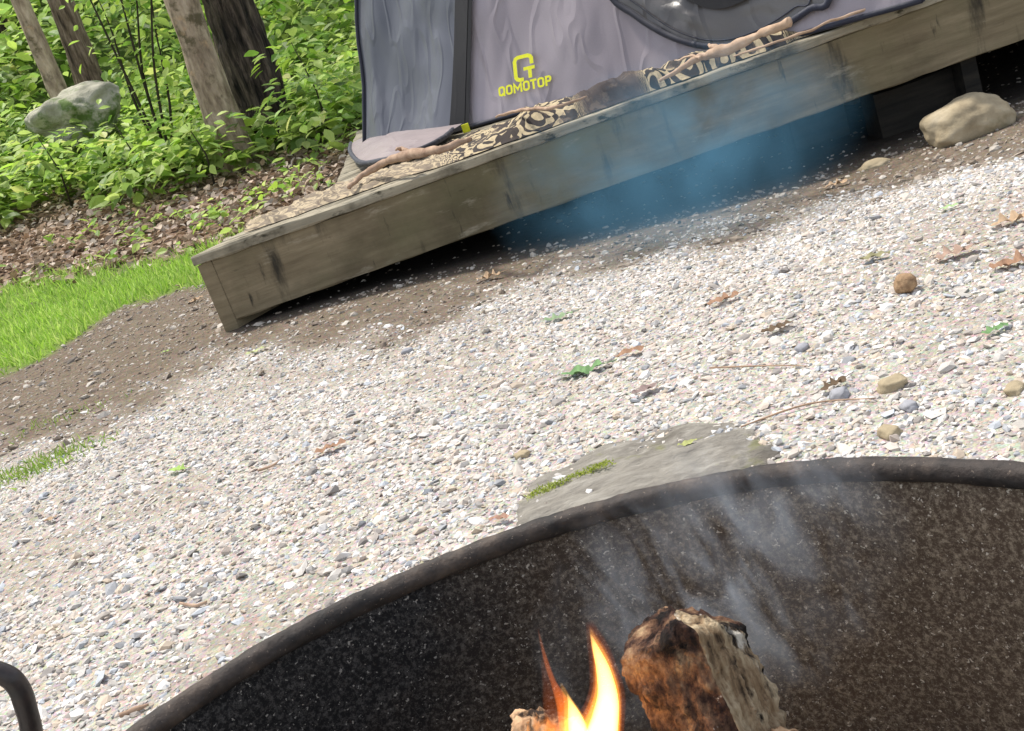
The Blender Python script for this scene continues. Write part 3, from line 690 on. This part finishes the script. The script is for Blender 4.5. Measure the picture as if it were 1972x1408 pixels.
n=90; x=rng.uniform(-4.5,-.4,n); y=rng.uniform(6.6,8.6,n); lit_=masks(x,y)[2]; k=rng.random(n)<lit_; x=x[k];y=y[k]; x=np.repeat(x,6)+rng.normal(0,.05,len(x)*6); y=np.repeat(y,6)+rng.normal(0,.05,len(y)*6); n=len(x)
leafmass(np.stack([x,y,gh(x,y)+rng.uniform(.02,.10,n)],-1),rng.uniform(0,6.3,n),rng.normal(-.1,.4,n),rng.normal(0,.4,n),rng.uniform(.04,.09,n),GP,'seedlings','small green seedlings sprouting through the brown leaf litter','seedlings')
BV=np.array([(-.06,0,0),(.06,0,0),(-.045,.10,.5),(.045,.10,.5),(0,.35,1)]); BF=np.array([(0,1,3),(0,3,2),(2,3,4)])
n=60000; x=rng.uniform(-4.6,XCORN+.2,n); y=rng.uniform(4.2,8.6,n); gs_=masks(x,y)[1]
pn=np.sin(x*9+3*np.sin(y*5))*np.sin(y*8+2*np.sin(x*6)); k=rng.random(n)<gs_*(.7+.3*pn); 
x=x[k];y=y[k];n=len(x)
GP2=np.array([(.42,.66,.09),(.52,.74,.14),(.32,.54,.08),(.62,.78,.22)])
leafmass(np.stack([x,y,gh(x,y)-.003],-1),rng.uniform(0,6.3,n),rng.normal(0,.35,n),rng.normal(0,.35,n),rng.uniform(.03,.08,n),GP2,'grass','patch of bright green grass left of the platform','grass',mat=m_grass,TV=BV,TF=BF)
def tuft(px,py,n,rx,ry,h,label,z=None,name='weeds'):
    c=hitg(px,py) if z is None else hitz(px,py,z)
    x=c.x+rng.normal(0,rx,n);y=c.y+rng.normal(0,ry,n); zz=gh(x,y) if z is None else np.full(n,z-.004)
    leafmass(np.stack([x,y,zz],-1),rng.uniform(0,6.3,n),rng.normal(0,.5,n),rng.normal(0,.5,n),rng.uniform(.5,1,n)*h,GP2*.7,name,label,name.replace('_',' '),mat=m_grass,TV=BV*np.array((1.6,1,1)),TF=BF)
tuft(62,905,420,.10,.06,.03,'sparse green weeds at the left edge of the gravel')
tuft(120,808,120,.10,.05,.022,'thin patch of weeds in the soil at the left, farther back')
tuft(500,375,160,.12,.10,.06,'small green weeds in the leaf litter behind the platform corner')
c1=hitz(1015,955,.010);c2=hitz(1175,893,.016)
n=1000; s=rng.random(n); x=c1.x+(c2.x-c1.x)*s+rng.normal(0,.004,n); y=c1.y+(c2.y-c1.y)*s+rng.normal(0,.008,n)*(1-.4*s)
leafmass(np.stack([x,y,.006+.011*s+rng.uniform(0,.005,n)],-1),rng.uniform(0,6.3,n),rng.normal(0,.9,n),rng.normal(0,.9,n),rng.uniform(.003,.007,n),np.array([(.42,.50,.07),(.52,.58,.11),(.32,.40,.06)]),'moss','yellow green moss along the edge of the flat rock','moss',mat=m_grass,TV=BV*np.array((2.5,1,1)),TF=BF)
def lobed(nl=3,w=.34,depth=.35):
    m=24; L=[];Rr=[]
    for i in range(1,m):
        t_=i/m; ww=w*math.sin(math.pi*t_)**.6*(1-depth*(.5+.5*math.cos(2*math.pi*nl*t_)))
        L.append((-ww,t_));Rr.append((ww,t_))
    mid=[(0,i/m) for i in range(1,m)]
    V=[(0,0)]+L+mid+Rr+[(0,1)]; k=m-1; F=[]
    F+=[(0,1+k,1),(0,1+2*k,1+k)]
    for i in range(k-1):
        F+=[(1+i,1+k+i,2+k+i,2+i),(1+k+i,1+2*k+i,2+2*k+i,2+k+i)]
    F+=[(k,2*k,3*k+1),(2*k,3*k,3*k+1)]
    return V,[list(f) for f in F]
OAK=lobed(4,.34,.5); OVL=lobed(1,.26,0)
SV,SF=tube([Vector((0,-.28,.01)),Vector((0,-.1,.0)),Vector((0,.02,0))],[.012,.010,.008],5)
def leaf(px,py,size,kind,col,label,yaw,curl=.25,tilt=0,cat='leaf'):
    size*=.66; curl*=1.2
    p=hitg(px,py); T=OAK if kind=='oak' else OVL; V=[]
    for (a,b) in T[0]:
        z=curl*(a*a*2.2)+curl*.5*(b-.5)**2+.035*math.sin(b*17+px)*(abs(a)*4)+.10*noise.noise(Vector((a*5,b*4,px)))
        V.append(Vector((a*(.8+.3*noise.noise(Vector((b*3,px,0)))),b-.5,z)))
    F=[list(f) for f in T[1]]; k=len(V)
    for v in SV: V.append(Vector((v.x,v.y-.5,v.z+curl*.12)))
    F+= [[i+k for i in f] for f in SF]
    Mt=Matrix.Rotation(yaw,3,'Z')@Matrix.Rotation(tilt,3,'X')
    W=[p+Vector((0,0,.010))+Mt@(v*size) for v in V]
    cc=np.array([col]*len(W))*rng.uniform(.85,1.15,(len(W),1))
    obj('fallen_leaf',W,F,m_dead,cols=cc,smooth=True,label=label,cat=cat)
gn=(.18,.32,.13);lg=(.38,.55,.14);br=(.36,.21,.13);tn=(.50,.35,.22);dk=(.15,.10,.06)
for a in [(1124,728,.150,'oak',gn,'green oak leaf lying in the middle of the gravel',1.3,.1),
 (1078,620,.12,'oak',(.26,.36,.20),'dull green leaf just behind the middle oak leaf',1.5,.2),
 (347,914,.095,'oak',lg,'bright yellow green leaf in the left foreground gravel',.9,.3),
 (494,681,.11,'oval',(.50,.54,.26),'pale green leaf on the soil near the platform corner',1.6,.1),
 (322,683,.06,'oval',lg,'small green leaf on the soil left of the pale green leaf',1.2,.1),
 (1920,652,.075,'oak',gn,'green leaf near the right edge of the gravel',1.7,.2),
 (1828,408,.07,'oval',(.40,.55,.26),'small light green leaf on the gravel near the large rock',1.4,.1),
 (945,541,.14,'oak',tn,'tan curled leaf on the soil in front of the platform shadow',1.2,.6),
 (1843,503,.13,'oak',(.42,.29,.22),'pinkish brown leaf at the right beyond the nut',1.5,.3),
 (1950,437,.14,'oak',tn,'large tan dead leaf farthest up at the right edge',1.4,.3),
 (1955,517,.13,'oak',br,'large brown dead leaf below the tan one at the right edge',1.2,.3),
 (1395,586,.11,'oak',br,'reddish brown leaf right of centre on the gravel',1.5,.4),
 (1216,692,.10,'oval',br,'narrow brown leaf right of the green oak leaf',1.4,.4),
 (1500,643,.10,'oak',dk,'dark olive leaf between two brown leaves on the gravel',1.6,.3),
 (1688,508,.10,'oval',(.30,.28,.15),'olive leaf on the gravel behind the nut',1.3,.3),
 (1250,768,.09,'oval',(.30,.22,.20),'dark brown leaf below the green oak leaf',1.8,.4),
 (640,872,.11,'oak',br,'rusty brown leaf in the left middle gravel',1.7,.3),
 (965,1010,.06,'oval',(.42,.25,.18),'small red brown leaf just left of the flat rock',1.2,.4),
 (1610,760,.08,'oak',dk,'dark brown leaf behind the blue grey stone',1.9,.4),
 (100,1008,.06,'oval',tn,'small tan leaf at the left edge of the gravel',1.4,.4),
 (1610,362,.13,'oak',tn,'tan leaf on the soil below the blue smoke',1.3,.4),
 (1330,872,.05,'oval',(.42,.44,.16),'yellow green leaf on the flat rock',1.5,.2),
 (380,582,.11,'oak',tn,'tan leaf on the soil left of the platform corner',2.2,.5)]:
    leaf(*a)
def twig(pts,r,label):
    w=[hitg(*p)+Vector((0,0,.006)) for p in pts]; pp,rr=smoothpath(w,[r,r*1.1,r*.6][:len(w)] if len(w)==3 else [r]*len(w),5)
    V,F=tube(pp,rr,7,nz=.4,nf=60); obj('twig',V,F,m_stick2,smooth=True,label=label,cat='twig')
twig([(1430,835),(1560,790),(1690,780)],.0016,'long thin twig on the gravel at the right')
twig([(350,1168),(380,1176),(402,1165)],.0025,'bent twig on the left foreground gravel')
twig([(500,915),(530,905),(550,890)],.0025,'short dark twig in the left middle gravel')
twig([(1370,720),(1480,712),(1560,722)],.0014,'reddish thin twig on the gravel in the middle right')
twig([(240,1395),(270,1380),(290,1365)],.0035,'stubby brown twig beside the near end of the ring rim')
# ---------------------------------------------------------------- trees
def tree(pb,pt_,Yd,wpx,mat,label,sd,stub=False,name='tree',group=None,crown=160,rough=.12):
    b=hity(*pb,Yd); t_=hity(*pt_,Yd); d=(t_-b).normalized()
    zb=g(b.x,b.y); b=b-d*((b.z-zb)/d.z)-d*.15
    t0=thing(name,(b.x,b.y,zb),label,'tree',group)
    L=8.5; rad=wpx/2/FP*Yd; path=[];rr=[]
    for i in range(120):
        s=i/119; off=Vector((noise.noise(Vector((s*3,sd,0))),noise.noise(Vector((s*3,0,sd))),0))*.18*s
        path.append(b+d*L*s+off); rr.append(rad*(1-.55*s)*(1+.45*math.exp(-s*22))*(1+.10*noise.noise(Vector((s*26,sd,3)))))
    V,F=tube(path,rr,60,nz=rough,nf=34,seed=sd,zs=.15); obj('trunk',V,F,mat,t0,smooth=True)
    ends=[]
    for k in range(6):
        i=random.randint(66,114); a=random.uniform(0,6.28); st=path[i]; en=st+Vector((math.cos(a)*1.6,math.sin(a)*1.6,random.uniform(.6,1.6)))
        V,F=tube([st,st.lerp(en,.5)+Vector((0,0,.1)),en],[rr[i]*.5,rr[i]*.3,.01],7); obj('limb',V,F,mat,t0,smooth=True); ends.append(en)
    n=crown; ce=np.array([tuple(q) for q in ends+[path[-1]]]); ci=rng.integers(0,len(ce),n)
    pos=ce[ci]+rng.normal(0,1,(n,3))*np.array((.7,.7,.45))
    leafmass(pos,rng.uniform(0,6.3,n),rng.normal(-.2,.5,n),rng.normal(0,.5,n),rng.uniform(.1,.18,n),GP,'crown',None,None,parent=t0,kind=None)
    return t0
tree((440,262),(345,0),9.3,62,m_barkp,'pale smooth barked tree leaning left, nearest to the undergrowth edge',1,rough=.08)
tree((525,262),(440,0),10.2,92,m_barkd,'thick dark furrowed tree right of the pale smooth tree',2,rough=.2)
tree((178,170),(115,0),13.0,48,m_barkm,'brown barked tree just behind the mossy boulder',3,rough=.16)
tree((108,165),(38,0),12.2,34,m_barkp,'slim tan tree at the far left beside the boulder',4,rough=.08)
tree((560,120),(520,0),19,40,m_barkd,'distant dark trunk between the thick dark tree and the tent',5)
tree((300,110),(262,0),21,36,m_barkm,'faint thin trunk deep in the wood behind the bare stemmed shrub',6)
tree((8,120),(-30,0),17,50,m_barkd,'distant dark trunk cut by the left edge of the picture',8)
b=hity(275,200,9.8); b.z=g(b.x,b.y)
sh=thing('shrub',b,'thin dark stemmed shrub fanning upward between the boulder and the pale tree','shrub')
tips=[]
for (x,y) in [(165,-20),(228,-20),(262,-10),(290,-20),(215,60),(300,60)]:
    tp=hity(x,y,9.8+random.uniform(-.3,.3)); tp2=tp+(tp-b)*.25; md=b.lerp(tp,.5)+Vector((random.uniform(-.06,.06),0,random.uniform(-.02,.1)))
    pp,rr=smoothpath([b,md,tp,tp2],[.015,.011,.007,.003]); V,F=tube(pp,rr,6); obj('stem',V,F,m_stem,sh,smooth=True); tips+=[tp,tp2,md]
n=330; ce=np.array([tuple(q) for q in tips]); ci=rng.integers(0,len(ce),n); pos=ce[ci]+rng.normal(0,.16,(n,3))
leafmass(pos,rng.uniform(0,6.3,n),rng.normal(-.2,.5,n),rng.normal(0,.5,n),rng.uniform(.06,.11,n),GP,'foliage',None,None,parent=sh,kind=None)
def sapling(px,py,Yd,hgt,n,label,sp=.35):
    b=hity(px,py,Yd); b.z=g(b.x,b.y); s=thing('sapling',b,label,'sapling')
    V,F=tube([b,b+Vector((.03,0,hgt*.5)),b+Vector((-.02,0,hgt))],[.01,.007,.003],6); obj('stem',V,F,m_stem,s,smooth=True)
    a=rng.uniform(0,6.3,n); r=rng.uniform(.05,sp,n); z=rng.uniform(.3,1.05,n)*hgt
    pos=np.stack([b.x+np.cos(a)*r,b.y+np.sin(a)*r,b.z+z-.1*r],-1)
    leafmass(pos,a-1.57,rng.normal(-.2,.3,n),rng.normal(0,.3,n),rng.uniform(.08,.14,n),GP*1.1,'foliage',None,None,parent=s,kind=None)
sapling(375,265,8.8,.5,50,'leafy green sapling left of the pale tree foot')
sapling(630,250,9.2,.8,110,'leafy green sapling between the dark tree and the tent')
sapling(215,215,9.6,.55,80,'leafy sapling at the right foot of the mossy boulder')
sapling(60,225,9.6,.60,90,'leafy sapling covering the left foot of the mossy boulder',.45)
# ---------------------------------------------------------------- campfire logs
m_char=surf('charred_wood',[(.34,(.016,.010,.009)),(.45,(.08,.040,.028)),(.56,(.26,.14,.08)),(.70,(.52,.35,.20))],scale=70,stretch=(1,1,.6),bump=1,bscale=130,bdist=.010,rough=.9,patch=[((.014,.010,.009),20,.54,.61),((.70,.62,.54),34,.63,.66)])
m_split=surf('split_wood',[(.32,(.07,.045,.028)),(.44,(.36,.24,.135)),(.64,(.72,.57,.37))],scale=60,stretch=(1.6,1.6,.16),bump=1,bscale=60,bdist=.014,patch=[((.020,.014,.011),30,.50,.56,(1,1,.22)),((.78,.70,.58),30,.62,.68,(1,1,.4))])
m_sprk=surf('bark_log',[(.3,(.035,.026,.02)),(.7,(.16,.11,.075))],scale=30,bump=1,bscale=50,bdist=.006)
m_lite=surf('scorched_pale_wood',[(.3,(.28,.13,.06)),(.6,(.62,.40,.23)),(.8,(.72,.54,.35))],scale=50,bump=.9,bscale=80,bdist=.004,patch=[((.03,.018,.012),26,.54,.62)])
def wedge(base,top,poly,rz,mats,label,sd,topcut=(0,0,0),jag=.005):
    ax=(top-base); L=ax.length; ax.normalize()
    u=Vector((math.cos(rz),math.sin(rz),0)); u=(u-ax*u.dot(ax)).normalized(); w=ax.cross(u)
    per=[];mid=[]
    for k in range(len(poly)):
        a=Vector(poly[k][:2]);b=Vector(poly[(k+1)%len(poly)][:2])
        for j in range(24): per.append(a.lerp(b,j/24)); mid.append(poly[k][2])
    n=len(per); NS=140; V=[];F=[];mi=[]
    def cut(px,py): return topcut[0]*px+topcut[1]*py-topcut[2]*abs(px)+jag*noise.noise(Vector((px*60,py*60,sd)))+jag*.8*noise.noise(Vector((px*220,py*220,sd)))
    for i in range(NS+1):
        s=i/NS
        for k,p in enumerate(per):
            q=base+ax*((L+cut(p.x,p.y))*s)+u*p.x+w*p.y
            o=(u*p.x+w*p.y).normalized()
            q+=o*(.0035*noise.noise(Vector((p.x*30,p.y*30,s*7+sd)))+.003*noise.noise(q*90)+.0025*noise.noise(q*220)+.0015*noise.noise(q*420)+.007*abs(noise.noise(Vector((p.x*170,p.y*170,s*5)))))
            if s>.98: q-=o*.002*((s-.98)/.02)**2
            V.append(q)
    for i in range(NS):
        for k in range(n): F.append([i*n+k,i*n+(k+1)%n,(i+1)*n+(k+1)%n,(i+1)*n+k]); mi.append(mid[k])
    prev=[NS*n+k for k in range(n)]; c0=base+ax*(L+.002)
    for r in (.85,.7,.55,.4,.25):
        cur=[]
        for k in range(n):
            q=c0+(V[NS*n+k]-c0)*r; q=q+ax*(.005*noise.noise(q*90)+.004*noise.noise(q*240)); V.append(q); cur.append(len(V)-1)
        for k in range(n): F.append([prev[k],prev[(k+1)%n],cur[(k+1)%n],cur[k]]); mi.append(0 if mid[k]!=1 else 1)
        prev=cur
    V.append(c0); F+= [[prev[k],prev[(k+1)%n],len(V)-1] for k in range(n)]; mi+=[0]*n
    F.append(list(range(n-1,-1,-1))); mi.append(0)
    return obj('log',V,F,mats,smooth=True,mi=mi,label=label,cat='log')
top=hity(1288,1186,.66); bs=Vector((top.x+.020,top.y-.09,.05))
wedge(bs,top,[(-.038,-.008,0),(.010,-.034,1),(.042,.002,2),(.018,.032,2),(-.026,.024,0)],0,[m_char,m_split,m_sprk],'upright split log with charred face and pale split side beside the flame',1.5,(-.1,.0,.40))
top=hity(1048,1380,.66); bs=Vector((top.x-.10,top.y-.12,.05))
wedge(bs,top,[(-.018,-.014,0),(.020,-.016,0),(.026,.012,0),(-.014,.018,0)],.4,[m_lite],'short scorched pale log at the left foot of the flame',5.5,(.1,0,0))
top=hity(1492,1424,.62); bs=Vector((top.x+.05,top.y-.12,.05))
wedge(bs,top,[(-.014,-.012,0),(.012,-.014,0),(.010,.012,0),(-.012,.014,0)],.2,[m_lite],'pale log end at the right foot of the upright log',8.5)
# flame
def flmat(name,s,c):
    m=bpy.data.materials.new(name); m.use_nodes=True; nt=m.node_tree; nt.nodes.clear()
    o=nt.nodes.new('ShaderNodeOutputMaterial'); em=nt.nodes.new('ShaderNodeEmission'); em.inputs[0].default_value=(*c,1); em.inputs[1].default_value=s
    lk(nt,em.outputs[0],o.inputs['Volume']); return m
mglow=flmat('flame_glow',6,(1,.20,.03)); mbody=flmat('flame_body',26,(1,.27,.035)); mcore=flmat('flame_core',200,(1,.68,.20)); mmid=flmat('flame_middle',48,(1,.44,.06)); mred=flmat('flame_red',55,(1,.20,.025))
fy=.615
fb=hity(1160,1440,fy)
ft_=thing('flame',fb,'yellow orange flame with two tongues rising left of the upright log','flame')
def tongue(pts,m,name,Yd=fy,flat=.7,k=1.0):
    w=[hity(x,y,Yd) for x,y,_ in pts]; pp,rr=smoothpath(w,[r*k*Yd*1.1/FP for _,_,r in pts],8)
    V,F=tube(pp,rr,26,flat=flat,nz=.18,nf=40); obj(name,V,F,m,ft_,smooth=True)
main=[(1150,1490,70),(1152,1425,68),(1163,1375,50),(1168,1325,38),(1160,1275,27),(1147,1238,15),(1135,1204,1)]
tongue(main,mbody,'flame_body')
tongue([(x+1,y+6,r) for x,y,r in main],mmid,'flame_middle',k=.88)
tongue([(x+2,y+16,r) for x,y,r in main],mcore,'flame_core',k=.74)
tongue([(x,y-4 if y<1250 else y,r+10) for x,y,r in main],mglow,'flame_glow')
side=[(1120,1470,58),(1105,1410,42),(1088,1362,22),(1066,1315,9),(1050,1268,6),(1036,1212,1)]
tongue(side,mred,'flame_body',.625)
tongue([(1120,1470,52),(1112,1415,42),(1104,1380,29),(1094,1350,15),(1080,1316,3)],mmid,'flame_middle',.62,k=.9)
tongue([(1125,1470,52),(1115,1418,42),(1108,1385,28),(1100,1358,13),(1092,1336,1)],mcore,'flame_core',.62,k=.74)
tongue([(1105,1490,56),(1084,1435,52),(1070,1378,32),(1056,1328,16),(1045,1270,6)],mglow,'flame_glow',.635)
# smoke
def smokemat(name,dens,col,scale,lo,hi,stretch=(1,1,1),dist=.6):
    m=bpy.data.materials.new(name); m.use_nodes=True; nt=m.node_tree; nt.nodes.clear()
    o=nt.nodes.new('ShaderNodeOutputMaterial'); pv=nt.nodes.new('ShaderNodeVolumePrincipled')
    pv.inputs['Color'].default_value=(*col,1); pv.inputs['Anisotropy'].default_value=.2
    v=coords(nt,stretch,(0,.5,0)); n=nd(nt,'TexNoise',Scale=scale,Detail=5,Roughness=.6,Distortion=dist); lk(nt,v,n.inputs['Vector'])
    r=nd(nt,'MapRange'); lk(nt,n.outputs['Fac'],r.inputs['Value']); r.inputs['From Min'].default_value=lo; r.inputs['From Max'].default_value=hi
    g0=nd(nt,'TexCoord'); mp=nd(nt,'Mapping'); lk(nt,g0.outputs['Generated'],mp.inputs['Vector']); mp.inputs['Location'].default_value=(-1,-1,-1); mp.inputs['Scale'].default_value=(2,2,2)
    ln=nd(nt,'VectorMath',operation='LENGTH'); lk(nt,mp.outputs[0],ln.inputs[0])
    fr=nd(nt,'MapRange'); lk(nt,ln.outputs['Value'],fr.inputs['Value']); fr.inputs['From Min'].default_value=.95; fr.inputs['From Max'].default_value=.15
    m1=nd(nt,'Math',operation='MULTIPLY'); lk(nt,r.outputs[0],m1.inputs[0]); lk(nt,fr.outputs[0],m1.inputs[1])
    m2=nd(nt,'Math',operation='MULTIPLY'); lk(nt,m1.outputs[0],m2.inputs[0]); m2.inputs[1].default_value=dens
    lk(nt,m2.outputs[0],pv.inputs['Density']); lk(nt,pv.outputs[0],o.inputs['Volume']); return m
def smoke(c,s,mat,label,rz=0,ry=0):
    o_=ico(3)
    V=[Vector((v.x*s[0],v.y*s[1],v.z*s[2])) for v in o_[0]]
    ob=obj('smoke',V,o_[1],mat,smooth=True,label=label,cat='smoke',kind='stuff')
    ob.location=c; ob.data.transform(Matrix.Translation((0,0,-s[2]))); ob.rotation_euler=(0,ry,rz)
smoke(hity(1310,310,3.45),(.66,.30,.36),smokemat('drifting_smoke',4.2,(.28,.68,1.0),3.0,.36,.72),'blue grey smoke drifting in front of the platform beam')
smoke(hity(1390,1140,.77),(.17,.06,.13),smokemat('fire_smoke',32,(.80,.86,.94),24,.48,.76,(1.3,1,.5),.8),'thin grey smoke rising above the upright log',ry=-.3)
# ---------------------------------------------------------------- bent bar
w=[hity(x,y,.92) for x,y in [(70,1500),(62,1420),(52,1370),(36,1325),(10,1300),(-30,1292),(-80,1310)]]
w=[Vector((w[0].x,w[0].y,-.02)),Vector((w[0].x,w[0].y,.12))]+w+[Vector((w[-1].x-.02,w[-1].y-.02,.12)),Vector((w[-1].x-.02,w[-1].y-.02,-.02))]
pp,rr=smoothpath(w,[.0095]*len(w)); V,F=tube(pp,rr,14,nz=.06,nf=60)
obj('bent_bar',V,F,m_bar,smooth=True,label='bent black steel bar standing outside the fire ring at bottom left',cat='metal bar')
# ---------------------------------------------------------------- light
s=Vector((-.30,.42,1)).normalized()
sd_=bpy.data.lights.new('sun','SUN'); sd_.energy=4.8; sd_.angle=R(6); sd_.color=(1,.94,.85)
so=bpy.data.objects.new('sun',sd_); COL.objects.link(so); so.rotation_euler=(-s).to_track_quat('-Z','Y').to_euler(); so.location=(0,0,10)
w=bpy.data.worlds.new('World'); SC.world=w; w.use_nodes=True; nt=w.node_tree
sk=nt.nodes.new('ShaderNodeTexSky'); sk.sky_type='NISHITA'; sk.sun_disc=False; sk.sun_elevation=math.asin(s.z); sk.sun_rotation=math.atan2(s.x,s.y)
hs=nt.nodes.new('ShaderNodeHueSaturation'); hs.inputs['Saturation'].default_value=.42; hs.inputs['Value'].default_value=1.75
bg=nt.nodes['Background']; bg.inputs[1].default_value=.15; nt.links.new(sk.outputs[0],hs.inputs['Color']); nt.links.new(hs.outputs[0],bg.inputs[0])
SC.view_settings.view_transform='Standard'; SC.view_settings.look='None'; SC.view_settings.exposure=0
